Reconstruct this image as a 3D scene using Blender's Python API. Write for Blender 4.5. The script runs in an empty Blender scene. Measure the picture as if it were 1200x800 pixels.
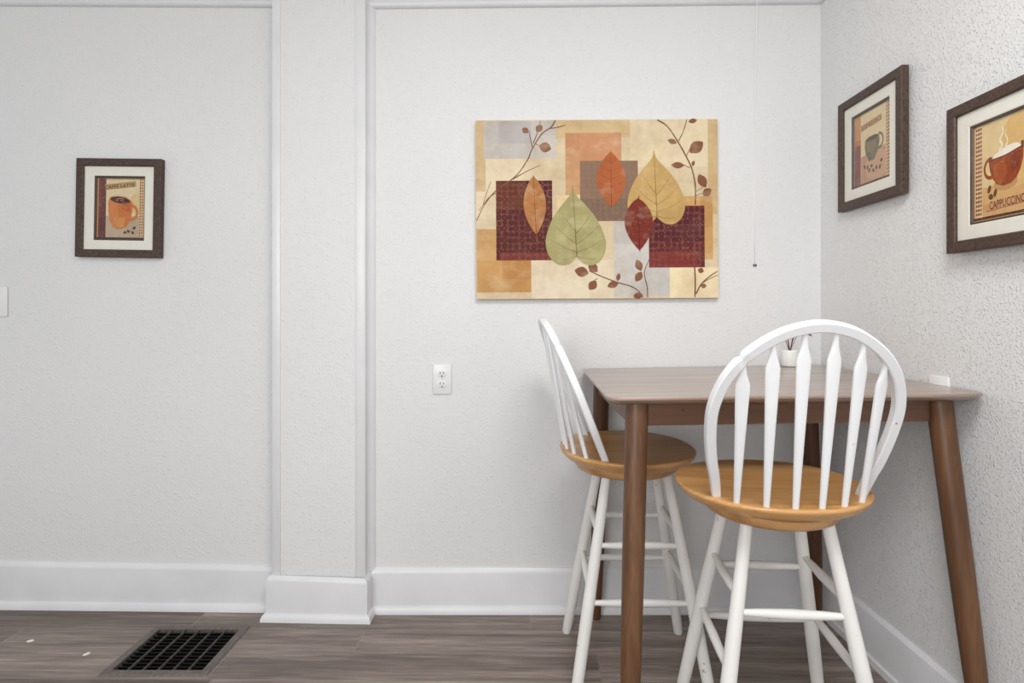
import bpy, bmesh, math, random
from mathutils import Vector, Matrix
random.seed(7)
SC = bpy.context.scene
COL = SC.collection
R = math.radians

# ------------------------------------------------------------------ helpers
def lin(c):
    """8-bit sRGB triple -> linear rgba"""
    o = []
    for v in c:
        v = v / 255.0
        o.append(v / 12.92 if v <= .04045 else ((v + .055) / 1.055) ** 2.4)
    return (o[0], o[1], o[2], 1.0)

def new_mat(name):
    m = bpy.data.materials.new(name); m.use_nodes = True
    nt = m.node_tree; b = nt.nodes['Principled BSDF']
    return m, nt, b

def N(nt, kind, **kw):
    n = nt.nodes.new(kind)
    for k, v in kw.items():
        setattr(n, k, v)
    return n

def L(nt, a, b):
    nt.links.new(a, b)

def math_node(nt, op, a, b=None):
    n = N(nt, 'ShaderNodeMath', operation=op)
    for i, v in enumerate((a, b)):
        if v is None: continue
        if isinstance(v, (int, float)): n.inputs[i].default_value = v
        else: L(nt, v, n.inputs[i])
    return n.outputs[0]

def ramp(nt, fac, stops):
    n = N(nt, 'ShaderNodeValToRGB')
    el = n.color_ramp.elements
    while len(el) < len(stops): el.new(.5)
    for e, (p, c) in zip(el, stops):
        e.position = p; e.color = c
    L(nt, fac, n.inputs[0])
    return n.outputs[0]

def coords(nt, scale=(1, 1, 1), rot=(0, 0, 0), kind='Object'):
    tc = N(nt, 'ShaderNodeTexCoord'); mp = N(nt, 'ShaderNodeMapping')
    mp.inputs['Scale'].default_value = scale
    mp.inputs['Rotation'].default_value = rot
    L(nt, tc.outputs[kind], mp.inputs['Vector'])
    return mp.outputs[0]

def noise(nt, vec, scale, detail=3, rough=.5, out=0):
    n = N(nt, 'ShaderNodeTexNoise')
    n.inputs['Scale'].default_value = scale; n.inputs['Detail'].default_value = detail
    n.inputs['Roughness'].default_value = rough
    L(nt, vec, n.inputs['Vector'])
    return n.outputs[out]

def mixc(nt, fac, a, b, mode='MIX'):
    n = N(nt, 'ShaderNodeMix', data_type='RGBA', blend_type=mode)
    for i, v in ((0, fac), (6, a), (7, b)):
        if isinstance(v, (int, float, tuple)): n.inputs[i].default_value = v
        else: L(nt, v, n.inputs[i])
    return n.outputs[2]

def bump(nt, b, height, strength, dist):
    n = N(nt, 'ShaderNodeBump'); n.inputs['Strength'].default_value = strength
    n.inputs['Distance'].default_value = dist
    L(nt, height, n.inputs['Height']); L(nt, n.outputs[0], b.inputs['Normal'])

# ------------------------------------------------------------------ materials
def wall_material(name, base, strength, fine=1.0):
    m, nt, b = new_mat(name)
    v = coords(nt)
    big = noise(nt, v, 1.3, 2)
    c = ramp(nt, big, [(.3, lin([x - 3 for x in base])), (.7, lin([x + 2 for x in base]))])
    L(nt, c, b.inputs['Base Color'])
    b.inputs['Roughness'].default_value = .55
    n1 = noise(nt, v, 105 * fine, 2, .5); n2 = noise(nt, v, 40 * fine, 2, .5)
    bl = ramp(nt, n1, [(.55, (0, 0, 0, 1)), (.75, (1, 1, 1, 1))])
    h = math_node(nt, 'ADD', bl, math_node(nt, 'MULTIPLY', n2, .6))
    bump(nt, b, h, strength, .0020)
    return m

def paint_material(name, base, rough=.35, scuff=None, bmp=.05, scuff_pos=.70):
    m, nt, b = new_mat(name)
    v = coords(nt)
    n = noise(nt, v, 6, 4)
    c = ramp(nt, n, [(.35, lin([x - 4 for x in base])), (.65, lin([min(255, x + 2) for x in base]))])
    if scuff:
        s = noise(nt, v, 38, 3, .55)
        f = ramp(nt, s, [(scuff_pos, (0, 0, 0, 1)), (scuff_pos + .05, (1, 1, 1, 1))])
        c = mixc(nt, f, c, lin(scuff))
    L(nt, c, b.inputs['Base Color'])
    b.inputs['Roughness'].default_value = rough
    if bmp:
        bump(nt, b, noise(nt, v, 160, 2), bmp, .001)
    return m

def wood_material(name, dark, mid, light, axis, rough=.35, scale=1.0, spec=.5, ramp_pos=(.3, .5, .7), coat=0):
    m, nt, b = new_mat(name)
    s = [26 * scale] * 3; s[axis] = 1.6 * scale
    v = coords(nt, tuple(s))
    warp = noise(nt, coords(nt, (2, 2, 2)), 2.0, 2)
    n1 = noise(nt, v, 1.0, 4, .6)
    s2 = [160 * scale] * 3; s2[axis] = 5 * scale
    n2 = noise(nt, coords(nt, tuple(s2)), 1.0, 3, .6)
    f = math_node(nt, 'ADD', math_node(nt, 'MULTIPLY', n1, .55), math_node(nt, 'MULTIPLY', n2, .25))
    f = math_node(nt, 'ADD', f, math_node(nt, 'MULTIPLY', warp, .2))
    c = ramp(nt, f, [(ramp_pos[0], lin(dark)), (ramp_pos[1], lin(mid)), (ramp_pos[2], lin(light))])
    L(nt, c, b.inputs['Base Color'])
    b.inputs['Roughness'].default_value = rough
    b.inputs['Specular IOR Level'].default_value = spec
    b.inputs['Coat Weight'].default_value = coat
    b.inputs['Coat Roughness'].default_value = .2
    bump(nt, b, n2, .08, .0006)
    return m

def plain(name, base, rough=.4, metallic=0.0, var=6, scale=30):
    m, nt, b = new_mat(name)
    n = noise(nt, coords(nt), scale, 3)
    c = ramp(nt, n, [(.3, lin([max(0, x - var) for x in base])), (.7, lin([min(255, x + var) for x in base]))])
    L(nt, c, b.inputs['Base Color'])
    b.inputs['Roughness'].default_value = rough; b.inputs['Metallic'].default_value = metallic
    return m

def print_material(name, mott=.16, pattern=False, warm=(150, 100, 50), scale=14):
    """printed picture: flat colours per face, broken up by washes of tone"""
    m, nt, b = new_mat(name)
    at = N(nt, 'ShaderNodeAttribute', attribute_name='Col')
    v = coords(nt)
    n1 = noise(nt, v, scale, 5, .65)
    c = at.outputs['Color']
    f = ramp(nt, n1, [(.42, (0, 0, 0, 1)), (.75, (1, 1, 1, 1))])
    f = math_node(nt, 'MULTIPLY', f, mott * 2)
    c = mixc(nt, f, c, lin(warm), 'MULTIPLY')
    n2 = noise(nt, coords(nt, (1, 1, 1.4)), scale * 1.7, 4, .6)
    f2 = math_node(nt, 'MULTIPLY', ramp(nt, n2, [(.5, (0, 0, 0, 1)), (.8, (1, 1, 1, 1))]), mott * 1.5)
    c = mixc(nt, f2, c, lin((238, 222, 188)))
    if pattern:
        vo = N(nt, 'ShaderNodeTexVoronoi', feature='F1')
        vo.inputs['Scale'].default_value = 46; vo.inputs['Randomness'].default_value = .25
        L(nt, v, vo.inputs['Vector'])
        w = math_node(nt, 'SINE', math_node(nt, 'MULTIPLY', vo.outputs['Distance'], 13))
        f3 = math_node(nt, 'MULTIPLY', ramp(nt, w, [(.35, (0, 0, 0, 1)), (.75, (1, 1, 1, 1))]),
                       math_node(nt, 'MULTIPLY', ramp(nt, n1, [(.3, (0, 0, 0, 1)), (.6, (1, 1, 1, 1))]), .34))
        c = mixc(nt, f3, c, lin((176, 118, 96)))
    L(nt, c, b.inputs['Base Color'])
    b.inputs['Roughness'].default_value = .75
    b.inputs['Specular IOR Level'].default_value = .2
    return m

def glass_material():
    m = bpy.data.materials.new('picture_glass'); m.use_nodes = True
    nt = m.node_tree; nt.nodes.clear()
    o = N(nt, 'ShaderNodeOutputMaterial'); mx = N(nt, 'ShaderNodeMixShader')
    t = N(nt, 'ShaderNodeBsdfTransparent'); g = N(nt, 'ShaderNodeBsdfGlossy')
    t.inputs[0].default_value = (.98, .985, .98, 1)
    g.inputs['Roughness'].default_value = .02
    lw = N(nt, 'ShaderNodeLayerWeight'); lw.inputs[0].default_value = .5
    fr = math_node(nt, 'ADD', math_node(nt, 'MULTIPLY', math_node(nt, 'POWER', lw.outputs['Facing'], 4.0), .8), .035)
    L(nt, fr, mx.inputs[0]); L(nt, t.outputs[0], mx.inputs[1]); L(nt, g.outputs[0], mx.inputs[2])
    L(nt, mx.outputs[0], o.inputs[0])
    return m

def floor_material():
    m, nt, b = new_mat('vinyl_plank')
    tc = N(nt, 'ShaderNodeTexCoord'); sp = N(nt, 'ShaderNodeSeparateXYZ')
    mp = N(nt, 'ShaderNodeMapping'); mp.inputs['Rotation'].default_value = (0, 0, R(.6))
    mp.inputs['Location'].default_value = (0, .005, 0)
    L(nt, tc.outputs['Object'], mp.inputs[0]); L(nt, mp.outputs[0], sp.inputs[0])
    x, y = sp.outputs[0], sp.outputs[1]
    W, LEN = .135, 1.22
    yr = math_node(nt, 'DIVIDE', math_node(nt, 'ADD', y, .055), W)
    row = math_node(nt, 'FLOOR', yr); fy = math_node(nt, 'FRACT', yr)
    wn = N(nt, 'ShaderNodeTexWhiteNoise', noise_dimensions='1D'); L(nt, row, wn.inputs['W'])
    xr = math_node(nt, 'ADD', math_node(nt, 'DIVIDE', x, LEN), math_node(nt, 'MULTIPLY', wn.outputs[0], 7.3))
    ix = math_node(nt, 'FLOOR', xr); fx = math_node(nt, 'FRACT', xr)
    pid = math_node(nt, 'ADD', math_node(nt, 'MULTIPLY', row, 17.13), math_node(nt, 'MULTIPLY', ix, 5.71))
    wn2 = N(nt, 'ShaderNodeTexWhiteNoise', noise_dimensions='1D'); L(nt, pid, wn2.inputs['W'])
    cb = N(nt, 'ShaderNodeCombineXYZ')
    L(nt, math_node(nt, 'MULTIPLY', x, 1.5), cb.inputs[0])
    L(nt, math_node(nt, 'MULTIPLY', y, 26), cb.inputs[1]); L(nt, math_node(nt, 'MULTIPLY', pid, 3.7), cb.inputs[2])
    n1 = noise(nt, cb.outputs[0], 1.0, 5, .62)
    cb2 = N(nt, 'ShaderNodeCombineXYZ')
    L(nt, math_node(nt, 'MULTIPLY', x, 7), cb2.inputs[0])
    L(nt, math_node(nt, 'MULTIPLY', y, 210), cb2.inputs[1]); L(nt, pid, cb2.inputs[2])
    n2 = noise(nt, cb2.outputs[0], 1.0, 3, .6)
    f = math_node(nt, 'ADD', math_node(nt, 'MULTIPLY', n1, .62), math_node(nt, 'MULTIPLY', n2, .38))
    f = math_node(nt, 'ADD', f, math_node(nt, 'SUBTRACT', math_node(nt, 'MULTIPLY', wn2.outputs[0], .20), .15))
    c = ramp(nt, f, [(.26, lin((74, 64, 59))), (.42, lin((112, 99, 92))), (.54, lin((142, 129, 121))), (.68, lin((178, 166, 157)))])
    # seams
    ey = math_node(nt, 'MULTIPLY', math_node(nt, 'MINIMUM', fy, math_node(nt, 'SUBTRACT', 1.0, fy)), W)
    ex = math_node(nt, 'MULTIPLY', math_node(nt, 'MINIMUM', fx, math_node(nt, 'SUBTRACT', 1.0, fx)), LEN)
    e = math_node(nt, 'MINIMUM', ex, ey)
    seam = math_node(nt, 'LESS_THAN', e, .0011)
    near = math_node(nt, 'LESS_THAN', e, .0032)
    c = mixc(nt, math_node(nt, 'MULTIPLY', near, .42), c, lin((176, 163, 152)))
    c = mixc(nt, math_node(nt, 'MULTIPLY', seam, .6), c, lin((60, 50, 45)))
    # dusty scuffs
    d = noise(nt, coords(nt, (1, 1, 1)), 42, 4, .7)
    df = ramp(nt, d, [(.66, (0, 0, 0, 1)), (.78, (1, 1, 1, 1))])
    c = mixc(nt, math_node(nt, 'MULTIPLY', df, .35), c, lin((190, 180, 172)))
    L(nt, c, b.inputs['Base Color'])
    L(nt, ramp(nt, n1, [(.3, (.38,) * 3 + (1,)), (.7, (.52,) * 3 + (1,))]), b.inputs['Roughness'])
    b.inputs['Specular IOR Level'].default_value = .45
    bump(nt, b, math_node(nt, 'SUBTRACT', n2, math_node(nt, 'MULTIPLY', seam, 1.5)), .12, .0008)
    return m

M = {}
M['wall'] = wall_material('wall_orange_peel_paint', (226, 226, 226), .55)
M['wall_r'] = wall_material('wall_knockdown_paint', (228, 228, 228), .9, 1.75)
M['trim'] = paint_material('trim_semigloss_paint', (226, 226, 228), .34)
M['ceil'] = paint_material('ceiling_paint', (236, 236, 234), .7)
M['floor'] = floor_material()
M['stool'] = paint_material('stool_white_paint', (236, 237, 238), .38, (150, 138, 126), .04, .72)
M['stool_base'] = paint_material('stool_leg_paint', (232, 230, 226), .42, (176, 164, 150), .04, .70)
M['oak'] = wood_material('honey_beech', (166, 116, 64), (198, 148, 92), (220, 176, 122), 0, .33, .8, .5, (.34, .5, .66), .15)
M['walnut_top'] = wood_material('walnut_top_sheen', (124, 102, 90), (150, 128, 114), (170, 148, 134), 0, .36, .7, .8, (.34, .5, .66), .7)  # walnut greyed and paled: sheen from wall and ceiling is in the colour
M['walnut'] = wood_material('walnut_rail', (78, 51, 36), (102, 70, 50), (124, 89, 66), 0, .42)
M['walnut_leg'] = wood_material('walnut_leg', (64, 40, 24), (94, 62, 38), (122, 86, 56), 2, .42, .9)
M['dark'] = plain('dark_slot', (20, 20, 20), .6, 0, 3)
M['frame'] = plain('mottled_bronze_frame', (70, 51, 41), .5, 0, 14, 120)
M['mat'] = plain('cream_mat_board', (236, 232, 222), .8, 0, 2)
M['gap_ring'] = plain('dark_gap_brown', (70, 58, 48), .5, 0, 8)  # brown-black for the shaded gap behind the mat; also on small dark parts
M['canvas'] = plain('canvas_edge', (214, 200, 172), .8, 0, 10)
M['art'] = print_material('canvas_print', .20, False, (176, 140, 98), 9)
M['art_pat'] = print_material('canvas_print_damask', .03, True, (150, 110, 100), 9)
M['prt'] = print_material('coffee_print', .08, False, (170, 120, 80), 40)
M['glass'] = glass_material()
M['plate'] = plain('white_plastic_plate', (232, 232, 232), .3, 0, 2)
M['vent'] = plain('brown_register_metal', (104, 97, 92), .5, .2, 12, 90)
M['bar'] = plain('register_bar_metal', (98, 91, 86), .5, .3, 12, 90)
M['louvre'] = plain('register_louvre_shaded', (34, 32, 31), .5, .3, 8, 90)  # register metal darkened to carry the shade below the bars
M['duct'] = plain('duct_shade', (10, 10, 10), .8, 0, 2)  # darkness of the recess put into the duct colour
M['ceramic'] = plain('white_ceramic', (240, 240, 236), .3, 0, 2)
M['stem'] = plain('dried_red_stem', (110, 32, 38), .6, 0, 14)
M['cord'] = plain('white_cord', (246, 246, 244), .5, 0, 2)
M['steel'] = plain('swivel_steel', (60, 58, 56), .4, .8, 5)
M['screw'] = plain('screw_head', (205, 205, 205), .35, .3, 3)
M['chip'] = plain('paint_flake', (235, 230, 220), .7, 0, 4)

# ------------------------------------------------------------------ mesh helpers
def link(name, bm, mats, parent=None, smooth=False, loc=(0, 0, 0), recalc=True):
    if recalc:
        bmesh.ops.recalc_face_normals(bm, faces=bm.faces)
    me = bpy.data.meshes.new(name); bm.to_mesh(me); bm.free()
    for mm in (mats if isinstance(mats, (list, tuple)) else [mats]):
        me.materials.append(mm)
    if smooth:
        for p in me.polygons: p.use_smooth = True
        if smooth != 'all':
            me.set_sharp_from_angle(angle=R(smooth if not isinstance(smooth, bool) else 40))
    o = bpy.data.objects.new(name, me); COL.objects.link(o)
    o.location = loc
    if parent: o.parent = parent
    return o

def thing(name, label, cat, loc=(0, 0, 0), rz=0, group=None):
    o = bpy.data.objects.new(name, None); COL.objects.link(o)
    o.empty_display_size = .1
    o.location = loc; o.rotation_euler = (0, 0, rz)
    tag(o, label, cat, group)
    return o

def tag(o, label, cat, group=None):
    o['label'] = label; o['category'] = cat
    if group: o['group'] = group

def struct(o, label=None):
    o['kind'] = 'structure'
    return o

def box(bm, x0, x1, y0, y1, z0, z1, bev=0, seg=1):
    vs = [bm.verts.new(p) for p in ((x0, y0, z0), (x1, y0, z0), (x1, y1, z0), (x0, y1, z0),
                                    (x0, y0, z1), (x1, y0, z1), (x1, y1, z1), (x0, y1, z1))]
    fs = [bm.faces.new([vs[i] for i in f]) for f in ((0, 3, 2, 1), (4, 5, 6, 7), (0, 1, 5, 4), (1, 2, 6, 5), (2, 3, 7, 6), (3, 0, 4, 7))]
    if bev:
        es = list({e for f in fs for e in f.edges})
        bmesh.ops.bevel(bm, geom=es, offset=bev, segments=seg, affect='EDGES', profile=.5)
    return vs

def loft(bm, rings, closed=True, caps=True, loop=False):
    vr = [[bm.verts.new(p) for p in r] for r in rings]
    n = len(vr[0])
    m = len(vr)
    for i in range(m if loop else m - 1):
        a, b = vr[i], vr[(i + 1) % m]
        for j in range(n if closed else n - 1):
            k = (j + 1) % n
            bm.faces.new((a[j], a[k], b[k], b[j]))
    if caps and not loop:
        bm.faces.new(list(reversed(vr[0]))); bm.faces.new(vr[-1])
    return vr

def rod(bm, p0, p1, prof, n=16):
    """turned rod: prof is a list of (t, radius) from p0 to p1"""
    p0, p1 = Vector(p0), Vector(p1)
    d = (p1 - p0).normalized()
    a = d.cross(Vector((0, 0, 1)) if abs(d.z) < .9 else Vector((0, 1, 0))).normalized(); b = d.cross(a)
    loft(bm, [[p0.lerp(p1, t) + (a * math.cos(2 * math.pi * k / n) + b * math.sin(2 * math.pi * k / n)) * r
               for k in range(n)] for t, r in prof])

def tube(bm, pts, r, n=8):
    pts = [Vector(p) for p in pts]
    rings = []
    for i, p in enumerate(pts):
        d = (pts[min(i + 1, len(pts) - 1)] - pts[max(i - 1, 0)]).normalized()
        a = d.cross(Vector((0, 1, 0)) if abs(d.y) < .9 else Vector((1, 0, 0))).normalized(); b = d.cross(a)
        rr = r[i] if isinstance(r, (list, tuple)) else r
        rings.append([p + (a * math.cos(2 * math.pi * k / n) + b * math.sin(2 * math.pi * k / n)) * rr for k in range(n)])
    loft(bm, rings)

def spline(pts, n):
    """Catmull-Rom through pts"""
    out = []
    P = [Vector(p) for p in pts]
    P = [P[0] * 2 - P[1]] + P + [P[-1] * 2 - P[-2]]
    for i in range(1, len(P) - 2):
        for k in range(n):
            t = k / n
            a, b, c, d = P[i - 1], P[i], P[i + 1], P[i + 2]
            out.append(.5 * ((2 * b) + (c - a) * t + (2 * a - 5 * b + 4 * c - d) * t * t + (3 * b - a - 3 * c + d) * t ** 3))
    out.append(P[-2])
    return out

# ------------------------------------------------------------------ camera (metres; back wall faces -Y)
CAM_Z = 1.13
cam = bpy.data.cameras.new('camera'); cam.sensor_width = 36; cam.lens = 36 * 650 / 1200
cam.shift_x = -20 / 1200; cam.shift_y = -35 / 1200
cam.clip_start = .05
co = bpy.data.objects.new('camera', cam); COL.objects.link(co)
co.location = (0, 0, CAM_Z); co.rotation_euler = (R(90), 0, 0)
SC.camera = co

# ------------------------------------------------------------------ room shell
YB = 2.097                       # back wall
FL = .03                         # the right wall opens slightly towards the room
def wall_x(y): return 1.103 + FL * (YB - y)
CEIL = 2.52
PX0, PX1, PY = -.946, -.6065, 2.05     # the boxed-in pilaster
LX = -3.0
def left_y(x): return 2.110 + (-.93 - x) * .020   # left stretch of the wall, a touch further back and skewed
YR = -2.6
VX0, VX1, VY0, VY1 = -1.339, -.998, 1.718, 1.989   # floor register

bm = bmesh.new()
xs = [LX - .1, VX0 + .012, VX1 - .012, 1.30]; ys = [YR, VY0 + .012, VY1 - .012, 2.3]
g = [[bm.verts.new((x, y, 0)) for x in xs] for y in ys]
for j in range(3):
    for i in range(3):
        if i == 1 and j == 1: continue
        bm.faces.new((g[j][i], g[j][i + 1], g[j + 1][i + 1], g[j + 1][i]))
struct(link('floor', bm, M['floor']))

def slab(name, pts, z0, z1, mat, back=(0, .1)):
    """vertical wall slab through plan points, thickened by 'back'"""
    bm = bmesh.new()
    f = [(x, y) for x, y in pts]; bk = [(x + back[0], y + back[1]) for x, y in reversed(pts)]
    ring = f + bk
    loft(bm, [[Vector((x, y, z0)) for x, y in ring], [Vector((x, y, z1)) for x, y in ring]])
    return struct(link(name, bm, mat))

slab('wall_back', [(PX1 - .02, YB), (1.1035, YB)], 0, CEIL, M['wall'])
slab('wall_left', [(LX, left_y(LX)), (PX0 + .02, left_y(PX0 + .02))], 0, CEIL, M['wall'])
slab('wall_right', [(wall_x(2.19), 2.19), (wall_x(YR), YR)], 0, CEIL, M['wall_r'], (.1, 0))
bm = bmesh.new(); box(bm, LX - .1, 1.32, YR, 2.3, CEIL, CEIL + .08); struct(link('ceiling', bm, M['ceil']))

# pilaster: textured centre panel with flat corner boards and caulk fillets
bm = bmesh.new(); box(bm, PX0 + .001, PX1 - .001, PY, 2.16, 0, CEIL); struct(link('trim_1', bm, M['wall']))
bm = bmesh.new(); box(bm, PX0 - .003, PX0 + .028, PY - .004, PY + .066, 0, CEIL, .0025, 2); struct(link('trim_2', bm, M['trim'], None, 30))
bm = bmesh.new(); box(bm, PX1 - .036, PX1 + .002, PY - .004, YB + .01, 0, CEIL, .0025, 2); struct(link('trim_3', bm, M['trim'], None, 30))
bm = bmesh.new()
loft(bm, [[Vector((PX1 - .001, YB + .001, z)), Vector((PX1 + .0015, PY + .020, z)), Vector((PX1 + .018, YB - .011, z)), Vector((PX1 + .026, YB - .006, z)), Vector((PX1 + .028, YB + .001, z))] for z in (0, CEIL)])
struct(link('trim_4', bm, M['trim'], None, 60))

# picture rails (rounded nose), the left one hangs a little out of level
def rail_profile(h=.026, d=.020):
    return [(0, 0), (-d * .55, 0), (-d * .85, h * .16), (-d, h * .42), (-d * .95, h * .7), (-d * .7, h * .93), (-d * .4, h), (0, h)]
def rail(name, p0, p1, z0, z1, m0=0, m1=0, nrm=(0, 1)):
    """moulding between plan points p0,p1; m0/m1 pull the nose back at mitred ends"""
    bm = bmesh.new(); rings = []
    t = (Vector(p1) - Vector(p0)).normalized()
    for p, z, m in ((p0, z0, m0), (p1, z1, m1)):
        rings.append([Vector((p[0] + nrm[0] * d - t.x * m * d, p[1] + nrm[1] * d - t.y * m * d, z + h)) for d, h in rail_profile()])
    loft(bm, rings)
    return struct(link(name, bm, M['trim'], None, 50))
rail('trim_5', (LX, left_y(LX)), (PX0 - .003, left_y(PX0)), 2.318, 2.284)
rail('trim_6', (PX1 + .016, YB), (1.1035, YB), 2.272, 2.290, -.7, -1)
rail('trim_7', (1.1035, YB), (wall_x(YR), YR), 2.291, 2.291, 1, 0, (1, 0))

# baseboards: flat board, bright eased ledge on top, quarter-round shoe at the floor
def base_profile(h):
    return [(0, h), (-.004, h), (-.013, h - .010), (-.015, h - .018), (-.015, .026), (-.018, .026), (-.024, .022), (-.029, .012), (-.030, 0), (0, 0)]
def baseboard(name, path, hs, normals, slim=0):
    bm = bmesh.new(); rings = []
    for (x, y), h, (nx, ny) in zip(path, hs, normals):
        rings.append([Vector((x - nx * d, y - ny * d, z)) for d, z in [(max(d, -.022) if slim else d, z) for d, z in base_profile(h)]])
    loft(bm, rings)
    return struct(link(name, bm, M['trim'], None, 28))
baseboard('baseboard_left', [(LX, left_y(LX)), (PX0 - .002, left_y(PX0))], [.181, .164], [(0, -1), (0, -1)])
baseboard('baseboard_back', [(PX1 + .002, YB), (1.1035, YB)], [.164, .164], [(0, -1), (-1, -1)])
baseboard('baseboard_right', [(1.1035, YB), (wall_x(YR), YR)], [.164, .164], [(-1, -1), (-1, 0)], 1)
baseboard('baseboard_pilaster', [(PX0 - .003, left_y(PX0)), (PX0 - .003, PY - .004), (PX1 + .002, PY - .016), (PX1 + .002, YB + .004)],
          [.160, .160, .153, .153], [(-1, 0), (-1, -1), (1, -1), (1, 0)])

# ------------------------------------------------------------------ floor register
reg = thing('floor_register', 'brown metal floor register grille set in the plank floor', 'vent', ((VX0 + VX1) / 2, (VY0 + VY1) / 2, 0))
cx, cy = (VX0 + VX1) / 2, (VY0 + VY1) / 2
w, d = (VX1 - VX0) / 2, (VY1 - VY0) / 2
bm = bmesh.new()
iw, idp = w - .028, d - .024
def rect(hx, hy, z): return [Vector((-hx, -hy, z)), Vector((hx, -hy, z)), Vector((hx, hy, z)), Vector((-hx, hy, z))]
loft(bm, [rect(w, d, .0), rect(w - .004, d - .004, .005), rect(iw, idp, .005), rect(iw, idp, -.014), rect(iw + .006, idp + .006, -.014), rect(w - .013, d - .013, 0)], loop=True)
link('rim', bm, M['vent'], reg)
bm = bmesh.new()
loft(bm, [rect(iw + .004, idp + .004, -.012), rect(iw + .004, idp + .004, -.16)], caps=False)
bm.faces.new([bm.verts.new(p) for p in rect(iw + .004, idp + .004, -.16)])
link('duct', bm, M['duct'], reg)
for k in range(5):
    x = -iw + (k + 1) * 2 * iw / 6
    bm = bmesh.new(); box(bm, x - .0013, x + .0013, -idp, idp, -.004, .004)
    link('grille_bar', bm, M['bar'], reg)
for k in range(12):
    y = -idp + (k + .5) * 2 * idp / 12
    bm = bmesh.new()
    loft(bm, [[Vector((sx * iw, y - .0045, -.0015)), Vector((sx * iw, y - .003, -.0005)), Vector((sx * iw, y + .0035, -.010)), Vector((sx * iw, y + .002, -.011))] for sx in (-1, 1)])
    link('louvre', bm, M['louvre'], reg)

# ------------------------------------------------------------------ flat pictures
class Art:
    """a printed sheet made of flat coloured shapes; x to the right, z up, facing -y"""
    def __init__(s, to_xz, y0, step=.000012):
        s.bm = bmesh.new(); s.lay = s.bm.loops.layers.float_color.new('Col'); s.f = to_xz; s.y = y0; s.k = 0; s.step = step
    def poly(s, pts, col, mat=0, layer=None):
        s.k += 1
        y = s.y - s.k * s.step
        vs = []
        for p in pts:
            x, z = s.f(*p); vs.append(s.bm.verts.new((x, y, z)))
        f = s.bm.faces.new(vs); f.material_index = mat
        f.normal_update()
        if f.normal.y > 0: f.normal_flip()
        c = lin(col)
        for lp in f.loops: lp[s.lay] = c
    def rect(s, x0, y0, x1, y1, col, mat=0): s.poly([(x0, y0), (x1, y0), (x1, y1), (x0, y1)], col, mat)
    def ell(s, cx, cy, rx, ry, col, rot=0, n=24, mat=0):
        c, q = math.cos(rot), math.sin(rot)
        s.poly([(cx + rx * math.cos(a) * c - ry * math.sin(a) * q, cy + rx * math.cos(a) * q + ry * math.sin(a) * c)
                for a in [2 * math.pi * k / n for k in range(n)]], col, mat)
    def line(s, pts, w0, w1, col, smooth=6):
        P = spline([(p[0], p[1], 0) for p in pts], smooth) if smooth and len(pts) > 2 else [Vector((p[0], p[1], 0)) for p in pts]
        n = len(P); a, b = [], []
        for i, p in enumerate(P):
            dv = P[min(i + 1, n - 1)] - P[max(i - 1, 0)]
            q = Vector((-dv.y, dv.x, 0)).normalized() * (w0 + (w1 - w0) * i / (n - 1)) / 2
            a.append(p + q); b.append(p - q)
        s.k += 1
        y = s.y - s.k * s.step
        va = [s.bm.verts.new((s.f(p.x, p.y)[0], y, s.f(p.x, p.y)[1])) for p in a]
        vb = [s.bm.verts.new((s.f(p.x, p.y)[0], y, s.f(p.x, p.y)[1])) for p in b]
        c = lin(col)
        for i in range(n - 1):
            f = s.bm.faces.new((va[i], va[i + 1], vb[i + 1], vb[i]))
            f.normal_update()
            if f.normal.y > 0: f.normal_flip()
            for lp in f.loops: lp[s.lay] = c
    def leaf(s, tip, base, width, col, vein=None, belly=.5, n=14, mat=0):
        """pointed leaf between tip and base"""
        t, b = Vector(tip), Vector(base); ax = b - t; pr = Vector((-ax.y, ax.x)).normalized()
        def wid(u):
            e = math.log(.5) / math.log(belly)
            return math.sin(math.pi * min(1, max(0, u ** e))) ** .85 * width / 2
        Lf = [t + ax * (k / n) + pr * wid(k / n) for k in range(n + 1)]
        Rt = [t + ax * (k / n) - pr * wid(k / n) for k in range(n - 1, 0, -1)]
        s.poly(Lf + Rt, col, mat)
        if vein:
            s.line([t, t.lerp(b, .5), b], 1.2, 2.6, vein, 2)
            for k in range(3, n - 2, 2):
                c = t + ax * (k / n)
                for sg in (1, -1):
                    e = c - ax * .1 + pr * sg * wid((k - 1.2) / n) * .86
                    s.line([c, c.lerp(e, .5) + ax * .012, e], 1.1, .5, vein, 2)
    def text(s, body, x, y, size, col, rot=0, wide=1.0, shear=0, spacing=1.0):
        cu = bpy.data.curves.new('lettering', 'FONT'); cu.body = body; cu.size = 1; cu.resolution_u = 3; cu.shear = shear
        cu.space_character = spacing; cu.offset = .012
        to = bpy.data.objects.new('lettering', cu); COL.objects.link(to)
        dg = bpy.context.evaluated_depsgraph_get(); dg.update()
        me = bpy.data.meshes.new_from_object(to.evaluated_get(dg))
        s.k += 1
        yy = s.y - s.k * s.step
        c, q = math.cos(rot), math.sin(rot)
        vs = []
        for v in me.vertices:
            px, py = v.co.x * size * wide, -v.co.y * size
            X, Z = s.f(x + px * c - py * q, y + px * q + py * c)
            vs.append(s.bm.verts.new((X, yy, Z)))
        cl = lin(col)
        for p in me.polygons:
            try: f = s.bm.faces.new([vs[i] for i in p.vertices])
            except ValueError: continue
            f.normal_update()
            if f.normal.y > 0: f.normal_flip()
            for lp in f.loops: lp[s.lay] = cl
        bpy.data.objects.remove(to); bpy.data.meshes.remove(me); bpy.data.curves.remove(cu)

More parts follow.
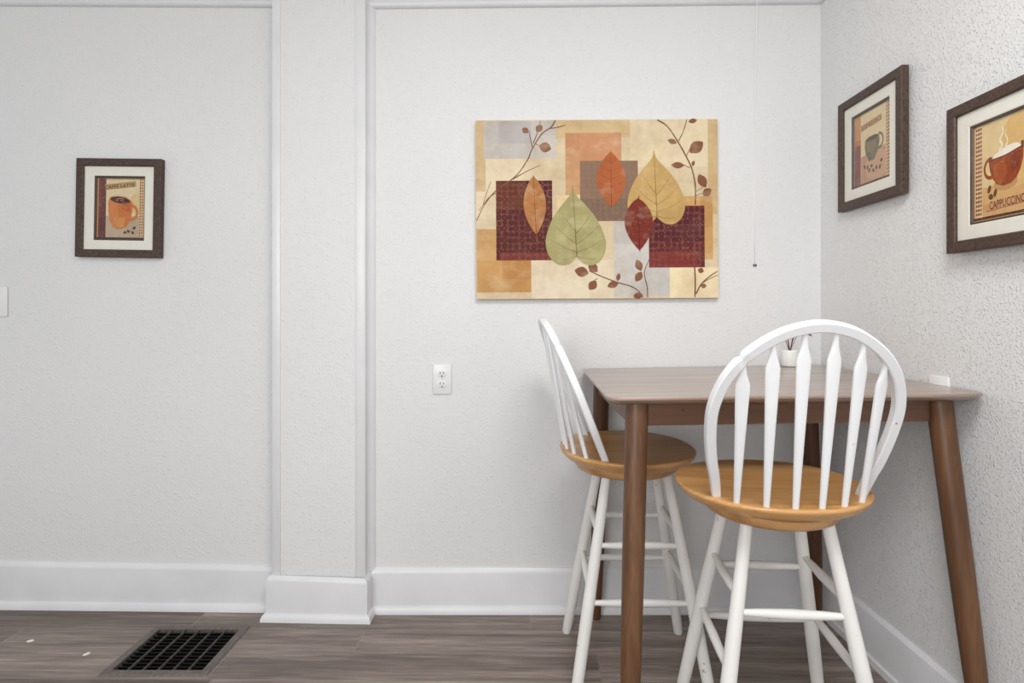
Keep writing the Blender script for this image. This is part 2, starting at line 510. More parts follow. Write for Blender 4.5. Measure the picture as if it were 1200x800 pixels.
# ---- leaf canvas
CW, CH, CD = .907, .670, .024
can = thing('canvas_picture', 'wide stretched canvas print of autumn leaves over tan and maroon squares', 'painting', (.256, YB, 1.178))
can.rotation_euler = (0, R(-.35), 0)
bm = bmesh.new(); box(bm, -CW / 2, CW / 2, -CD, -.0001, 0, CH, .0025, 2); link('canvas', bm, M['canvas'], can)
A = Art(lambda x, y: ((x - 62) / 906 * CW - CW / 2, CH - (y - 61) / 675 * CH), -CD - .0001)
A.rect(64, 63, 966, 734, (218, 200, 166))
for x0, y0, x1, y1, c in ((360, 63, 700, 130, (212, 186, 142)), (640, 63, 966, 240, (226, 209, 175)), (64, 207, 240, 470, (227, 210, 178)),
                          (268, 590, 600, 734, (228, 213, 186)), (64, 63, 100, 330, (208, 181, 138)), (930, 63, 966, 420, (206, 178, 132)), (785, 620, 966, 734, (238, 220, 182)),
                          (365, 345, 460, 450, (236, 214, 170))):
    A.rect(x0, y0, x1, y1, c)
GREY = (196, 190, 183)
A.rect(93, 65, 364, 207, GREY); A.rect(150, 66, 270, 150, (186, 181, 178)); A.rect(270, 120, 364, 207, (206, 199, 190))
A.rect(398, 112, 607, 345, (198, 143, 103)); A.rect(452, 113, 606, 215, (206, 150, 112)); A.rect(398, 200, 452, 345, (204, 156, 114))
A.rect(65, 472, 268, 710, (202, 155, 98)); A.rect(65, 472, 145, 590, (208, 166, 112)); A.rect(160, 590, 267, 660, (194, 142, 86))
A.rect(577, 440, 785, 728, (206, 201, 193)); A.rect(640, 560, 784, 727, (199, 196, 190)); A.rect(577, 440, 640, 530, (196, 191, 186))
A.rect(840, 352, 947, 590, (205, 160, 102)); A.rect(900, 352, 946, 470, (196, 150, 94))
A.rect(452, 217, 668, 444, (136, 112, 92), 1); A.rect(452, 360, 667, 443, (124, 102, 86), 1)
A.rect(138, 290, 348, 590, (90, 44, 43), 1); A.rect(139, 291, 240, 400, (104, 55, 44), 1); A.rect(250, 291, 347, 350, (84, 38, 44), 1); A.rect(150, 560, 347, 589, (120, 58, 52), 1)
A.rect(708, 388, 916, 620, (98, 43, 45), 1); A.rect(720, 388, 916, 520, (88, 38, 44), 1); A.rect(708, 560, 890, 619, (124, 54, 50), 1)
TW = (122, 84, 60)
def twig(pts, w0=5, w1=3): A.line([(min(964, max(65, x)), min(732, max(64, y))) for x, y in pts], w0, w1, TW)
twig([(62, 440), (95, 380), (140, 325), (210, 275), (255, 215), (275, 170), (310, 115), (345, 90), (362, 63)], 3, 5)
twig([(75, 400), (110, 355), (138, 335)], 2, 3); twig([(90, 378), (105, 330), (120, 292)], 2, 2)
twig([(200, 285), (240, 262), (275, 245), (305, 232)], 4, 2); twig([(275, 165), (268, 130), (262, 100)], 4, 2); twig([(278, 150), (296, 105), (306, 63)], 4, 2)
twig([(335, 95), (370, 90), (398, 82)], 4, 3); twig([(285, 150), (300, 160)], 4, 2)
twig([(742, 58), (780, 90), (820, 150), (850, 205), (870, 250), (882, 310), (882, 385)], 5, 5); twig([(820, 145), (838, 110), (852, 58)], 4, 3)
twig([(862, 245), (835, 232)], 3, 2); twig([(850, 200), (862, 175)], 3, 2); twig([(884, 335), (912, 318)], 3, 2); twig([(885, 350), (912, 340)], 3, 2)
twig([(878, 735), (880, 680), (878, 620)], 5, 5); twig([(882, 720), (905, 680), (940, 650), (970, 635)], 5, 3); twig([(905, 680), (930, 665), (965, 650)], 3, 2)
twig([(484, 630), (530, 652), (590, 675), (640, 690), (670, 710), (684, 735)], 4, 4); twig([(515, 660), (500, 668)], 3, 2)
twig([(702, 735), (700, 690), (690, 640), (708, 590)], 4, 3)
LB = (136, 90, 66)
for t, b, wd in (((238, 92), (260, 110), 22), ((312, 82), (290, 106), 26), ((345, 172), (300, 158), 38), ((780, 140), (815, 152), 20), ((862, 188), (912, 148), 44),
                 ((792, 235), (842, 236), 24), ((872, 240), (878, 218), 12), ((895, 270), (922, 320), 34), ((910, 350), (942, 325), 30), ((858, 72), (890, 66), 18),
                 ((430, 628), (482, 640), 38), ((482, 600), (515, 635), 32), ((484, 702), (510, 668), 32), ((552, 690), (594, 676), 26), ((596, 640), (590, 670), 16),
                 ((662, 590), (678, 632), 28), ((658, 672), (680, 635), 28), ((648, 728), (684, 722), 24), ((890, 628), (912, 636), 20), ((900, 690), (922, 690), 18)):
    A.leaf(t, b, wd, LB)
def heart(cx, top, bot, x0, x1, col, vein, stem):
    """heart-shaped leaf, notch at the bottom, tip upwards"""
    h = bot - top; w = (x1 - x0) / 2; mid = (x0 + x1) / 2
    half = [(0, 0), (.05, .08), (.16, .15), (.42, .26), (.70, .40), (.90, .56), (1.0, .70), (.97, .83), (.82, .94), (.58, 1.0), (.33, 1.0), (.14, .96), (0, .90)]
    Rr = spline([(mid + (cx - mid) * (1 - v) + w * u, top + h * v, 0) for u, v in half], 4)
    Ll = spline([(mid + (cx - mid) * (1 - v) - w * u, top + h * v, 0) for u, v in half], 4)
    A.poly([(p.x, p.y) for p in Rr] + [(p.x, p.y) for p in reversed(Ll[1:-1])], col)
    base = (mid, top + h * .90)
    A.line([(cx, top), (cx * .5 + mid * .5, top + h * .45), base], 1.5, 4, vein)
    for u, v, s in ((.55, .33, .60), (.80, .50, .74), (.93, .68, .84), (.72, .92, .89)):
        for sg in (1, -1):
            e = (mid + sg * w * u * .93, top + h * v)
            st = (mid, top + h * s)
            A.line([st, ((st[0] + e[0]) / 2, (st[1] + e[1]) / 2 + h * .02), e], 2.4, .8, vein)
heart(728, 178, 456, 632, 846, (200, 166, 106), (150, 116, 66), None)
heart(424, 308, 608, 327, 551, (172, 165, 114), (116, 108, 66), None)
A.leaf((567, 182), (569, 392), 110, (176, 100, 60), (132, 66, 40), .5)
A.leaf((278, 272), (288, 494), 84, (184, 126, 76), (112, 70, 44), .48)
A.leaf((668, 358), (673, 556), 106, (126, 52, 42), (86, 34, 32), .45)
A.line([(672, 350), (668, 372)], 3, 3, (126, 52, 42), 0); A.line([(671, 535), (674, 558)], 3, 4, (90, 36, 32), 0)
A.line([(567, 178), (567, 200)], 2, 3, (186, 104, 58), 0); A.line([(281, 270), (279, 290)], 2, 3, (150, 98, 60), 0)
link('print', A.bm, [M['art'], M['art_pat']], can, recalc=False)


# ---- framed coffee prints
FW, FH, FD, FB = .327, .374, .023, .029
OW, OH = .195, .245
def picture(label, loc, rz, tilt, draw, tint=None):
    t = thing('framed_print', label, 'picture', loc, rz, 'framed coffee prints')
    t.rotation_euler = (0, tilt, rz)
    bm = bmesh.new()
    def rr(hx, hz, y): return [Vector((-hx, y, -hz)), Vector((hx, y, -hz)), Vector((hx, y, hz)), Vector((-hx, y, hz))]
    a, b = FW / 2, FH / 2
    loft(bm, [rr(a, b, -.001), rr(a, b, -FD + .002), rr(a - .002, b - .002, -FD), rr(a - FB + .003, b - FB + .003, -FD), rr(a - FB, b - FB, -FD + .003),
              rr(a - FB, b - FB, -.010), rr(a - FB + .004, b - FB + .004, -.010), rr(a - .006, b - .006, -.001)], loop=True)
    link('frame', bm, M['frame'], t)
    bm = bmesh.new()
    loft(bm, [rr(a - FB + .003, b - FB + .003, -.0150), rr(OW / 2 + .002, OH / 2 + .002, -.0150), rr(OW / 2, OH / 2, -.0142), rr(OW / 2, OH / 2, -.0130), rr(a - FB + .003, b - FB + .003, -.0130)], loop=True)
    link('mat', bm, M['mat'], t)
    bm = bmesh.new()
    loft(bm, [rr(OW / 2 + .004, OH / 2 + .004, -.0128), rr(OW / 2 - .0035, OH / 2 - .0035, -.0120), rr(OW / 2 - .006, OH / 2 - .006, -.0085), rr(OW / 2 + .004, OH / 2 + .004, -.0080)], loop=True)
    link('gap_ring', bm, M['gap_ring'], t)  # dark ring painted as the shadowed gap between mat and print
    P = Art(lambda x, y: ((x - .5) * (OW - .008), (.5 - y) * (OH - .008)), -.0060, .00001)
    draw(P)
    link('print', P.bm, M['prt'], t, recalc=False)
    bm = bmesh.new(); box(bm, -a + .006, a - .006, -.0052, -.0012, -b + .006, b - .006); link('backing_board', bm, M['gap_ring'], t)
    bm = bmesh.new(); bm.faces.new([bm.verts.new(p) for p in rr(a - FB + .001, b - FB + .001, -.0172)]); link('glass', bm, M['glass'], t)
    return t

def bean(P, x, y, rot, col=(66, 44, 38), r=.034):
    P.ell(x, y, r, r * .62, col, rot, 14)
    P.line([(x - r * .8 * math.cos(rot), y - r * .8 * math.sin(rot)), (x + r * .8 * math.cos(rot), y + r * .8 * math.sin(rot))], .007, .007, (128, 96, 76), 0)

def dashes(P, xs, cols, y0=.02, y1=.97, n=21, bg=None):
    for x, c in zip(xs, cols):
        for k in range(n):
            y = y0 + (y1 - y0) * k / n
            P.rect(x - .012, y, x + .012, y + .6 * (y1 - y0) / n, c)

def latte(P):
    P.rect(0, 0, 1, 1, (196, 166, 132))
    P.rect(.19, .04, .88, .97, (226, 209, 172)); P.rect(.19, .62, .88, .97, (186, 166, 140))
    P.ell(.86, .42, .20, .17, (222, 194, 142)); P.rect(.19, .62, .62, .97, (192, 172, 148))
    P.rect(.035, .02, .19, .98, (112, 66, 60)); P.rect(.035, .02, .10, .5, (122, 74, 66)); P.rect(.035, .66, .19, .98, (104, 60, 58))
    P.rect(.0, 0, .028, 1, (206, 140, 92))
    P.poly([(.17, .115), (.80, .055), (.815, .145), (.17, .205)], (188, 152, 104))
    P.text('CAFFE LATTE', .165, .195, .088, (92, 66, 48), -.075, 1.17)
    P.rect(.88, .02, 1.0, .98, (222, 190, 148))
    dashes(P, (.90, .945, .99), ((120, 76, 54), (150, 96, 70), (78, 54, 46)))
    OR = (204, 120, 62)
    ring = []
    for k in range(13):
        a = -1.9 + k * 3.6 / 12
        ring.append((.715 + .125 * math.cos(a), .565 + .11 * math.sin(a)))
    ring.append((.66, .70))
    P.line(ring, .05, .05, OR, 3)
    P.poly([(.255, .345), (.30, .31), (.44, .295), (.60, .31), (.71, .37), (.745, .42), (.74, .54), (.70, .68), (.62, .79), (.53, .825), (.42, .83), (.335, .79), (.27, .69), (.245, .56), (.24, .43)], OR)
    P.poly([(.26, .36), (.42, .40), (.46, .62), (.40, .81), (.335, .79), (.27, .69), (.245, .56)], (212, 132, 76))
    P.poly([(.52, .41), (.70, .40), (.70, .56), (.52, .52)], (196, 104, 56)); P.poly([(.36, .66), (.60, .64), (.56, .80), (.42, .81)], (214, 142, 84))
    P.ell(.485, .365, .225, .062, (214, 136, 78), .11); P.ell(.49, .368, .208, .052, (70, 36, 38), .11)
    sw = [(.50 + .10 * (1 - k / 16) * math.cos(k * .55 + 2.2), .362 + .032 * (1 - k / 16) * math.sin(k * .55 + 2.2)) for k in range(14)]
    P.line(sw, .012, .006, (196, 156, 128), 2); P.line([(.52, .41), (.60, .405), (.68, .40)], .006, .003, (186, 146, 120))
    for x, y, r in ((.595, .885, -.1), (.665, .865, .5), (.755, .885, .6), (.785, .81, -.5)): bean(P, x, y, r)
    P.rect(0, .965, 1, 1.0, (84, 58, 50)); P.rect(0, 0, 1, .02, (120, 84, 66))

def espresso(P):
    P.rect(0, 0, 1, 1, (214, 190, 160))
    P.rect(.20, .03, .86, .97, (228, 208, 170)); P.rect(.20, .60, .86, .97, (196, 156, 128)); P.poly([(.20, .60), (.86, .56), (.86, .62), (.20, .66)], (196, 156, 128))
    P.ell(.62, .78, .30, .2, (204, 166, 138))
    P.rect(.02, .01, .19, .40, (206, 150, 104)); P.rect(.02, .40, .19, .99, (142, 92, 84)); P.rect(.02, .34, .19, .42, (196, 128, 92))
    P.poly([(.20, .165), (.76, .135), (.76, .215), (.20, .245)], (178, 132, 96)); P.poly([(.215, .172), (.75, .143), (.75, .208), (.215, .237)], (206, 170, 128))
    P.text('ESPRESSO', .225, .237, .080, (112, 74, 58), -.052, 1.55)
    P.rect(.87, .02, 1, .98, (222, 192, 150)); dashes(P, (.90, .945, .985), ((150, 100, 70), (126, 82, 60), (158, 110, 78)))
    OL = (130, 122, 104)  # grey-olive cup, lightened so its colour carries the haze on the glass
    ring = [(.70 + .10 * math.cos(a), .475 + .095 * math.sin(a)) for a in [-1.7 + k * 3.5 / 12 for k in range(13)]]
    P.line(ring, .032, .032, OL, 3)
    P.poly([(.32, .40), (.42, .365), (.58, .365), (.70, .40), (.71, .48), (.67, .58), (.60, .66), (.565, .70), (.43, .70), (.40, .66), (.335, .58), (.31, .48)], OL)
    P.poly([(.36, .46), (.56, .44), (.64, .52), (.52, .60), (.40, .58)], (146, 132, 102)); P.poly([(.34, .58), (.46, .58), (.50, .69), (.43, .70), (.40, .66)], (114, 110, 102))
    P.ell(.51, .40, .185, .034, (148, 138, 118)); P.ell(.51, .402, .168, .027, (98, 86, 74))
    for k, (x, y) in enumerate(((.31, .755), (.39, .775), (.44, .825), (.50, .775), (.55, .845), (.63, .82), (.72, .83), (.76, .75))):
        bean(P, x, y, .9 + k * .7, (104, 78, 66), .032)
    P.rect(0, .975, 1, 1.0, (120, 84, 66)); P.rect(0, 0, 1, .015, (150, 112, 84))

def cappuccino(P):
    P.rect(0, 0, 1, 1, (226, 196, 146))
    f0 = P.f
    P.f = lambda x, y: f0(.166 + (x - .22) * .778, y)
    P.rect(.17, .03, .98, .95, (228, 203, 154)); P.rect(.17, .66, .98, .95, (216, 172, 118))
    P.ell(.85, .36, .34, .36, (222, 184, 122)); P.ell(.62, .66, .22, .07, (196, 152, 102))
    ST = (242, 230, 200)
    P.line([(.50, .33), (.56, .28), (.52, .22), (.58, .15), (.55, .09)], .05, .012, ST); P.line([(.62, .31), (.66, .25), (.62, .18), (.64, .13)], .03, .008, ST)
    RD = (150, 70, 40)
    ring = [(.335 + .115 * math.cos(a), .475 + .095 * math.sin(a)) for a in [1.25 + k * 3.7 / 12 for k in range(13)]]
    P.line(ring, .04, .034, RD, 3)
    P.poly([(.30, .40), (.34, .375), (.92, .345), (.945, .35), (.935, .46), (.89, .56), (.82, .635), (.72, .675), (.58, .685), (.46, .655), (.38, .59), (.325, .50)], RD)
    P.poly([(.40, .46), (.60, .42), (.66, .56), (.56, .66), (.46, .64), (.39, .57)], (168, 86, 48)); P.poly([(.70, .40), (.90, .38), (.86, .53), (.74, .58)], (132, 60, 40))
    P.poly([(.36, .39), (.42, .355), (.52, .325), (.66, .30), (.78, .295), (.86, .31), (.895, .345), (.62, .385)], (244, 236, 222))
    P.line([(.36, .395), (.62, .388), (.90, .35)], .012, .012, (116, 52, 36)); P.poly([(.90, .30), (.945, .30), (.945, .37), (.91, .37)], (104, 50, 38)); P.poly([(.30, .37), (.35, .36), (.355, .41), (.31, .42)], (104, 50, 38))
    for x, y, r in ((.315, .685, -.9), (.43, .735, -1.0), (.345, .765, .1)): bean(P, x, y, r, (92, 58, 40), .046)
    P.poly([(.17, .835), (.96, .80), (.96, .885), (.17, .91)], (206, 158, 112)); P.line([(.26, .908), (.60, .895), (.94, .885)], .008, .008, (150, 92, 66), 0)
    P.text('CAPPUCCINO', .315, .893, .112, (104, 54, 40), -.02, .93)
    P.f = f0
    P.rect(.775, 0, 1, 1, (224, 160, 84)); P.rect(.84, .0, 1, .55, (214, 146, 72)); P.rect(.84, .55, 1, 1, (204, 128, 66))
    P.rect(0, 0, .135, 1, (234, 204, 164)); P.rect(.0, 0, .03, 1, (232, 176, 130))
    dashes(P, (.045, .08, .115), ((128, 74, 50), (110, 62, 46), (150, 92, 64)), .03, .95)
    P.rect(0, .955, 1, .985, (96, 58, 44)); P.rect(0, .985, 1, 1, (222, 188, 150))

picture('dark framed print of an orange mug hanging alone on the left wall', (-1.557, left_y(-1.557) - .0005, 1.523), R(-1.15), R(1.0), latte)
picture('dark framed print of a grey cup on the right wall nearest the corner', (1.1070, 1.782, 1.6635), R(-89.2), 0, espresso)
picture('dark framed print of a red foamy cup at the right photo edge', (1.1150, 1.287, 1.468), R(-89.2), 0, cappuccino)

# ------------------------------------------------------------------ outlets, switch, cord
def outlet(label, loc, rz):
    t = thing('wall_outlet', label, 'outlet', loc, rz)
    bm = bmesh.new(); box(bm, -.0355, .0355, -.0065, 0, -.0575, .0575, .004, 2); link('cover_plate', bm, M['plate'], t, 30)
    for s in (1, -1):
        bm = bmesh.new(); n = 24
        out = []
        for k in range(n):
            a = 2 * math.pi * k / n
            out.append((.0172 * math.cos(a), max(-.0135, min(.0135, .0172 * math.sin(a)))))
        loft(bm, [[Vector((x, -.006, z + s * .0197)) for x, z in out], [Vector((x, -.0082, z + s * .0197)) for x, z in out], [Vector((x * .93, -.0088, z * .93 + s * .0197)) for x, z in out]])
        rcp = link('receptacle', bm, M['plate'], t, 30)
        for x, hh in ((-.0064, .0046), (.0064, .0038)):
            bm = bmesh.new(); box(bm, x - .0012, x + .0012, -.0091, -.0085, s * .0197 + .004 - hh, s * .0197 + .004 + hh); link('slot', bm, M['dark'], rcp)
        bm = bmesh.new()
        loft(bm, [[Vector((.0028 * math.cos(a), y, .0028 * math.sin(a) + s * .0197 - .008)) for a in [2 * math.pi * k / 12 for k in range(12)]] for y in (-.0085, -.0091)])
        link('ground_hole', bm, M['dark'], rcp)
    bm = bmesh.new()
    loft(bm, [[Vector((r * math.cos(a), y, r * math.sin(a))) for a in [2 * math.pi * k / 12 for k in range(12)]] for y, r in ((-.006, .0032), (-.0072, .0030), (-.0076, .002))])
    link('screw', bm, M['screw'], t)
    return t
outlet('white duplex outlet plate on the back wall below the leaf canvas', (-.328, YB, .8755), 0)
outlet('white outlet plate on the right wall, mostly hidden behind the table edge', (wall_x(1.515) + .0025, 1.515, .898), R(-88.3))
sw = thing('light_switch', 'white switch plate on the wall at the far left photo edge', 'switch', (-2.036, left_y(-2.036), 1.168), R(-1.1))
bm = bmesh.new(); box(bm, -.0355, .0355, -.0065, 0, -.0575, .0575, .004, 2); link('cover_plate', bm, M['plate'], sw, 30)
bm = bmesh.new(); loft(bm, [[Vector((sx * .005, -.006, -.011)), Vector((sx * .005, -.006, .011)), Vector((sx * .0045, -.017, .009)), Vector((sx * .0045, -.015, .003))] for sx in (-1, 1)])
link('toggle', bm, M['plate'], sw)

hc = thing('hanging_cord', 'thin white cord hanging down the back wall right of the leaf canvas', 'cord', (.852, YB - .024, 1.306))
bm = bmesh.new(); tube(bm, [(0, 0, CEIL - 1.306), (0, 0, .99), (.0, .012, .7), (.0006, .020, .3), (0, .0222, 0)], .0014, 8); link('strand', bm, M['cord'], hc, 'all')
for sx in (-1, 1):
    bm = bmesh.new(); box(bm, sx * .004 - .0014, sx * .004 + .0014, .016, .0235, -.006, .003, .0006)
    link('staple_leg', bm, M['gap_ring'], hc)

for k, (x, y, rz) in enumerate(((-1.710, 1.902, .5), (-1.459, 1.83, .9))):
    bm = bmesh.new()
    ring = [(.011, 0), (.006, .0045), (-.004, .005), (-.011, .001), (-.005, -.004), (.005, -.0045)]
    loft(bm, [[Vector((a, b, 0)) for a, b in ring], [Vector((a * .8, b * .8, .003 + .001 * (i % 2))) for i, (a, b) in enumerate(ring)]])
    o = link('paint_flake', bm, M['chip'], None, False, (x, y, 0)); o.rotation_euler = (0, 0, rz)
    tag(o, ('tiny white paint flake on the floor, farther from the floor register', 'tiny white paint flake on the floor, nearer to the floor register')[k], 'debris', 'paint flakes on the floor')

# ------------------------------------------------------------------ table
TX, TY = .66, 1.73
tab = thing('pub_table', 'tall square walnut brown pub table pushed into the corner', 'table', (TX, TY, 0))
TZ = .9157
SL = .0175                          # the top runs slightly out of level
def lev(x, y, z): return Vector((x - TX, y - TY, z + SL * (x - .195) * z / TZ))
def top_ring(inset, z):
    c = [(.196, 1.376), (1.1185, 1.347), (1.093, 2.088), (.199, 2.088)]
    r = .036 - inset * .5; out = []
    dirs = [(1, 1), (-1, 1), (-1, -1), (1, -1)]
    for (x, y), (dx, dy), a0 in zip(c, dirs, (180, 270, 0, 90)):
        cx, cy = x + dx * (inset + r), y + dy * (inset + r)
        for k in range(9):
            a = R(a0 + 90 * k / 8)
            out.append(lev(cx + r * math.cos(a), cy + r * math.sin(a), z))
    return out
bm = bmesh.new()
loft(bm, [top_ring(.030, TZ - .0215), top_ring(.022, TZ - .0205), top_ring(.010, TZ - .0150), top_ring(.0015, TZ - .0085), top_ring(0, TZ - .0065), top_ring(0, TZ - .0020), top_ring(.0016, TZ)])
link('table_top', bm, M['walnut_top'], tab, 24)
UZ = TZ - .0215
legs = [((.277, 1.425), (.233, 1.308)), ((1.049, 1.420), (1.088, 1.308)), ((.263, 2.010), (.247, 2.045)), ((1.012, 2.010), (1.062, 2.045))]
LP = [(0, .0150), (.004, .0165), (.12, .0205), (.30, .0250), (.55, .0275), (.8, .0285), (1, .0290)]
for (tx, ty), (fx, fy) in legs:
    bm = bmesh.new()
    rod(bm, (fx - TX, fy - TY, 0), lev(tx, ty, UZ), LP, 28)
    link('leg', bm, M['walnut_leg'], tab, 40)
def apron(x0, y0, x1, y1, th):
    bm = bmesh.new()
    d = Vector((x1 - x0, y1 - y0, 0)).normalized(); q = Vector((-d.y, d.x, 0)) * th / 2
    pts = [(x0 + q.x, y0 + q.y), (x1 + q.x, y1 + q.y), (x1 - q.x, y1 - q.y), (x0 - q.x, y0 - q.y)]
    loft(bm, [[lev(x, y, z) for x, y in pts] for z in (UZ - .057, UZ + .001)])
    link('apron', bm, M['walnut'], tab)
apron(.285, 1.425, 1.040, 1.425, .020); apron(.290, 2.01, 1.0, 2.01, .02)
apron(.270, 1.44, .258, 2.0, .02); apron(1.045, 1.44, 1.012, 2.0, .02)
bm = bmesh.new()
loft(bm, [[lev(.3915 + .0022 * math.cos(a), y, UZ - .0190 + .0022 * math.sin(a)) for a in [2 * math.pi * k / 10 for k in range(10)]] for y in (1.4152, 1.4140)])
link('screw_hole', bm, M['dark'], tab)

# ------------------------------------------------------------------ little vase with dried stems
VZ = TZ + SL * (.945 - .195)
vase = thing('bud_vase', 'small white ceramic cylinder vase at the back corner of the table', 'vase', (.957, 2.035, VZ))
bm = bmesh.new(); n = 32
prof = [(.0, .0), (.024, 0), (.0285, .002), (.0300, .006), (.0303, .030), (.0300, .054), (.0285, .0595), (.0265, .0605), (.0250, .0585), (.0248, .02), (0.0, .018)]
loft(bm, [[Vector((max(r, .0004) * math.cos(2 * math.pi * k / n), max(r, .0004) * math.sin(2 * math.pi * k / n), z)) for k in range(n)] for r, z in prof])
link('vase_body', bm, M['ceramic'], vase, 50)
stems = [(-.022, .006, .098), (-.014, -.008, .094), (-.009, .010, .105), (.014, -.006, .112), (.024, .006, .104)]
for k, (dx, dy, h) in enumerate(stems):
    o = thing('dried_stem', 'thin dark red dried stem standing in the small white vase', 'dried stem', (.957, 2.035, VZ + .0185), 0, 'dried stems in the small vase')
    bm = bmesh.new()
    tube(bm, [(dx * .05, dy * .1, 0), (dx * .15, dy * .3, h * .45), (dx * .55, dy * .7, h * .75), (dx, dy, h)], [.0015, .0015, .0014, .0010], 6)
    for j in range(3):
        q = .72 + .1 * j
        p = Vector((dx * (.5 + .17 * j), dy * .8, h * (.73 + .11 * j))); e = p + Vector((.004 * (1 if j % 2 else -1) + dx * .1, -.002, .007))
        tube(bm, [p, p.lerp(e, .5) + Vector((.0008, 0, 0)), e], [.0006, .0010, .0003], 5)
    link('stalk', bm, M['stem'], o, 'all')
o = thing('dried_stem', 'dark red dried stem in the vase with a pointed leaf arching right', 'dried stem', (.957, 2.035, VZ + .0185), 0, 'dried stems in the small vase')
bm = bmesh.new(); tube(bm, [(.001, 0, 0), (.004, -.002, .05), (.022, -.004, .090), (.048, -.004, .106), (.060, -.004, .105)], [.0011, .001, .001, .0008, .0006], 6); link('stalk', bm, M['stem'], o, 'all')
bm = bmesh.new()
lf = [(.056, .108), (.064, .1075), (.072, .103), (.0815, .092), (.070, .0945), (.060, .101)]
loft(bm, [[Vector((x, -.0045 + .003 * math.sin(i), z)) for i, (x, z) in enumerate(lf)], [Vector((x, -.0033 + .003 * math.sin(i), z)) for i, (x, z) in enumerate(lf)]])
link('leaf', bm, M['stem'], o)

# ------------------------------------------------------------------ bar stools
SEAT_Z = .706
def seat_outline(n, s=1.0, off=0.0):
    out = []
    for k in range(n):
        a = 2 * math.pi * k / n
        rx, ry = .227 * s - off, .209 * s - off
        c, q = math.cos(a), math.sin(a)
        e = .94
        out.append((rx * math.copysign(abs(c) ** e, c), ry * math.copysign(abs(q) ** e, q)))
    return out
def hoop_pt(u, v, lean=0.0):
    al = R(22.5)
    return Vector((u - lean * v / .427, -.103 - v * math.sin(al), SEAT_Z + v * math.cos(al)))
HOOP = [(.168, -.012), (.170, .0), (.179, .05), (.191, .10), (.200, .16), (.203, .22), (.196, .265), (.180, .31), (.152, .352), (.119, .383), (.080, .408), (.040, .422), (0, .427)]

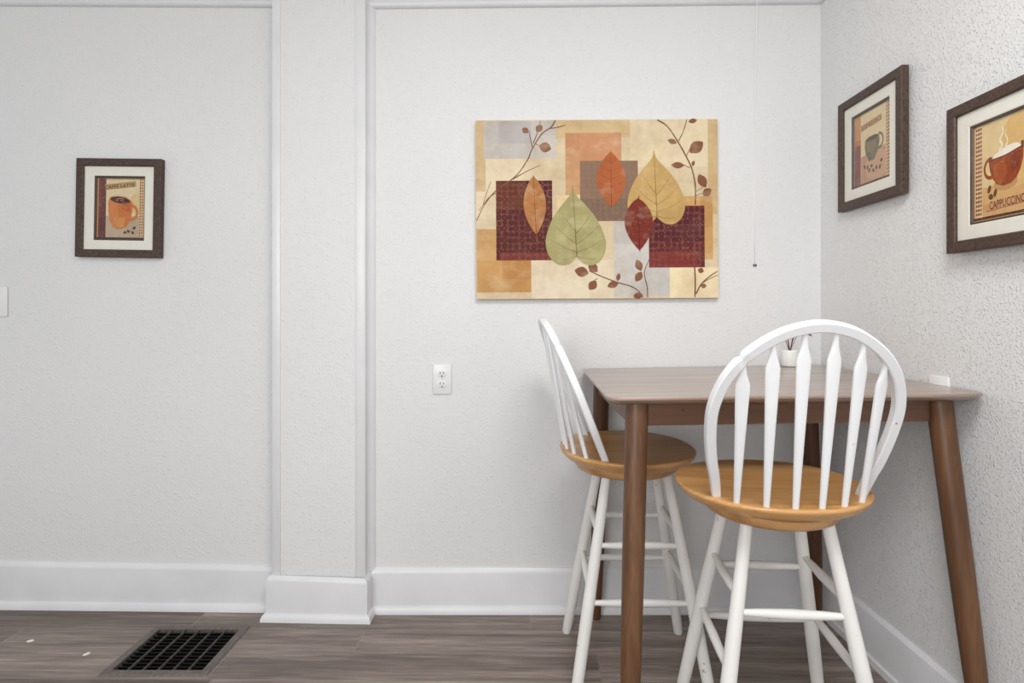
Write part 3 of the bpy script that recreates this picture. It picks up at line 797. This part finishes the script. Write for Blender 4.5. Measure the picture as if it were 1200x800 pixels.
def make_seat_parts(root, rz, off=0.0, lean=0.0, joint=-1):
    """the swivelling upper half: seat, bow and spindles, turned by rz"""
    T = Matrix.Translation((off, 0, 0)) @ Matrix.Rotation(rz - root.rotation_euler.z, 4, 'Z')
    def put(name, bm, mat, sm):
        bmesh.ops.transform(bm, matrix=T, verts=bm.verts)
        return link(name, bm, mat, root, sm)
    bm = bmesh.new(); n = 72
    rings = []
    for off, z in ((.060, -.034), (.034, -.0335), (.022, -.031), (.012, -.0245), (.005, -.016), (.001, -.009), (0, -.0055), (.0012, -.0022), (.004, -.0004), (.008, 0)):
        rings.append([Vector((x, y, SEAT_Z + z)) for x, y in seat_outline(n, 1, off)])
    for s, dz in ((.86, -.001), (.68, -.0035), (.5, -.0055), (.3, -.0065), (.1, -.007), (.01, -.007)):
        rings.append([Vector((x, y, SEAT_Z + dz)) for x, y in seat_outline(n, s)])
    loft(bm, rings)
    put('seat', bm, M['oak'], 50)
    n = 56
    bm = bmesh.new()
    loft(bm, [[Vector((r * math.cos(2 * math.pi * k / n), r * math.sin(2 * math.pi * k / n), z)) for k in range(n)]
              for r, z in ((.142, .638), (.150, .6385), (.157, .643), (.163, .651), (.166, .660), (.165, .6645), (.160, .6665))])
    put('seat_base', bm, M['oak'], 45)
    bm = bmesh.new()
    loft(bm, [[Vector((r * math.cos(2 * math.pi * k / n), r * math.sin(2 * math.pi * k / n), z)) for k in range(n)] for r, z in ((.135, .666), (.135, .6725))])
    put('swivel_plate', bm, M['steel'], 40)
    # bow: rectangular section swept along the curve
    full = [(-u, v) for u, v in HOOP] + [(u, v) for u, v in reversed(HOOP[:-1])]
    P = spline([(u, v, 0) for u, v in full], 5)
    al = R(22.5); nb = Vector((0, -math.cos(al), -math.sin(al)))     # out of the bow's plane, to the rear
    rings = []
    m = len(P)
    for i, p in enumerate(P):
        dv = (P[min(i + 1, m - 1)] - P[max(i - 1, 0)]).normalized()
        q = Vector((-dv.y, dv.x, 0))                                  # in-plane outward normal
        foot = min(1, min(i, m - 1 - i) / 14)
        hw, ht = .0085 + .0030 * foot, .0085 + .0020 * foot
        notch = 0
        if 0 <= (i if joint < 0 else m - 1 - i) - 40 <= 0: notch = -.0045                              # chipped joint near the upper left
        rg = []
        for a, b in ((-.75, -1), (.75, -1), (1, -.75), (1, .75), (.75, 1), (-.75, 1), (-1, .75), (-1, -.75)):
            s = p + q * (a * hw + (notch if a > 0 else 0)) * 1.0
            rg.append(hoop_pt(s.x, s.y, lean) + nb * b * (ht + notch * .55))
        rings.append(rg)
    bm = bmesh.new(); loft(bm, rings); put('back_bow', bm, M['stool'], 35)
    prof = [(0, .0068, .0064), (.05, .0070, .0066), (.25, .0090, .0066), (.5, .0114, .0064), (.7, .0136, .0058), (.80, .0148, .0054), (.845, .0148, .0054), (.88, .0112, .0056), (.915, .0078, .0060), (.95, .0062, .0062), (1, .0060, .0062)]
    for bx, by, u, v in ((.141, -.150, .149, .349), (.086, -.177, .093, .396), (.029, -.191, .032, .418)):
        for sg in (-1, 1):
            p0 = Vector((sg * bx, by, SEAT_Z - .008)); p1 = hoop_pt(sg * u, v, lean)
            ax = (p1 - p0).normalized()
            lat = Vector((1, sg * (-.28 if bx > .1 else -.14 if bx > .05 else -.04) * -1, 0))
            lat = (lat - ax * lat.dot(ax)).normalized(); nr = ax.cross(lat)
            rings = []
            for t, w2, t2 in prof:
                flat = min(1, max(0, (w2 - .0072) / .005))
                e = 1 - .25 * flat
                rg = []
                for k in range(12):
                    a = 2 * math.pi * (k + .5) / 12; c, q = math.cos(a), math.sin(a)
                    rg.append(p0.lerp(p1, t) + lat * w2 * math.copysign(abs(c) ** e, c) + nr * t2 * math.copysign(abs(q) ** e, q))
                rings.append(rg)
            bm = bmesh.new(); loft(bm, rings); put('spindle', bm, M['stool'], 42)

def make_base_parts(root):
    def lp(sx, sy, z):
        h = .197 - .1655 * z
        return Vector((sx * h, sy * h, z))
    prof = [(0, .0130), (.006, .0150), (.05, .0165), (.35, .0180), (.6, .0170), (.85, .0150), (1, .0142)]
    for sx in (-1, 1):
        for sy in (-1, 1):
            bm = bmesh.new(); rod(bm, lp(sx, sy, 0), lp(sx, sy, .641), prof, 22)
            # trim the foot flat on the floor
            for v in bm.verts:
                if v.co.z < .004: v.co.z = 0
            link('leg', bm, M['stool_base'], root, 50)
    rp = [(0, .0066), (.06, .0074), (.25, .0100), (.5, .0116), (.75, .0100), (.94, .0074), (1, .0066)]
    for zx, zy in ((.440, .472), (.284, .312)):
        for s in (-1, 1):
            bm = bmesh.new(); rod(bm, lp(-1, s, zx), lp(1, s, zx), rp, 18); link('stretcher', bm, M['stool_base'], root, 50)
            bm = bmesh.new(); rod(bm, lp(s, -1, zy), lp(s, 1, zy), rp, 18); link('stretcher', bm, M['stool_base'], root, 50)

s1 = thing('bar_stool', 'white bow-back bar stool seen from behind, drawn up to the front of the table', 'bar stool', (.611, 1.388, 0), -.085, 'swivel bar stools at the table')
make_base_parts(s1); make_seat_parts(s1, .02, -.011, .013, -1)
s2 = thing('bar_stool', 'white bow-back bar stool seen side-on at the left end of the table', 'bar stool', (.326, 1.760, 0), -.015, 'swivel bar stools at the table')
make_base_parts(s2); make_seat_parts(s2, R(-86), -.018, 0, 1)

# ------------------------------------------------------------------ light
def area(name, loc, target, size, power, col=(1, 1, 1), sy=None):
    d = bpy.data.lights.new(name, 'AREA'); d.energy = power; d.size = size; d.color = col
    if sy: d.shape = 'RECTANGLE'; d.size_y = sy
    o = bpy.data.objects.new(name, d); COL.objects.link(o); o.location = loc
    o.rotation_euler = (Vector(target) - Vector(loc)).to_track_quat('-Z', 'Y').to_euler()
    return o
area('ceiling_lamp', (.30, .25, 2.46), (.3, .5, 0), .7, 30, (1, .995, .985))
area('window_light', (-1.5, -2.3, 1.7), (.9, 2, 1.2), 1.7, 58, (.97, .985, 1.0), 1.5)
w = bpy.data.worlds.new('world'); SC.world = w; w.use_nodes = True
w.node_tree.nodes['Background'].inputs[0].default_value = (.98, .99, 1, 1)
w.node_tree.nodes['Background'].inputs[1].default_value = .57
SC.view_settings.view_transform = 'Standard'; SC.view_settings.look = 'None'
SC.view_settings.exposure = 0; SC.view_settings.gamma = 1
try:
    SC.cycles.use_denoising = True
    SC.cycles.max_bounces = 8
except Exception: pass
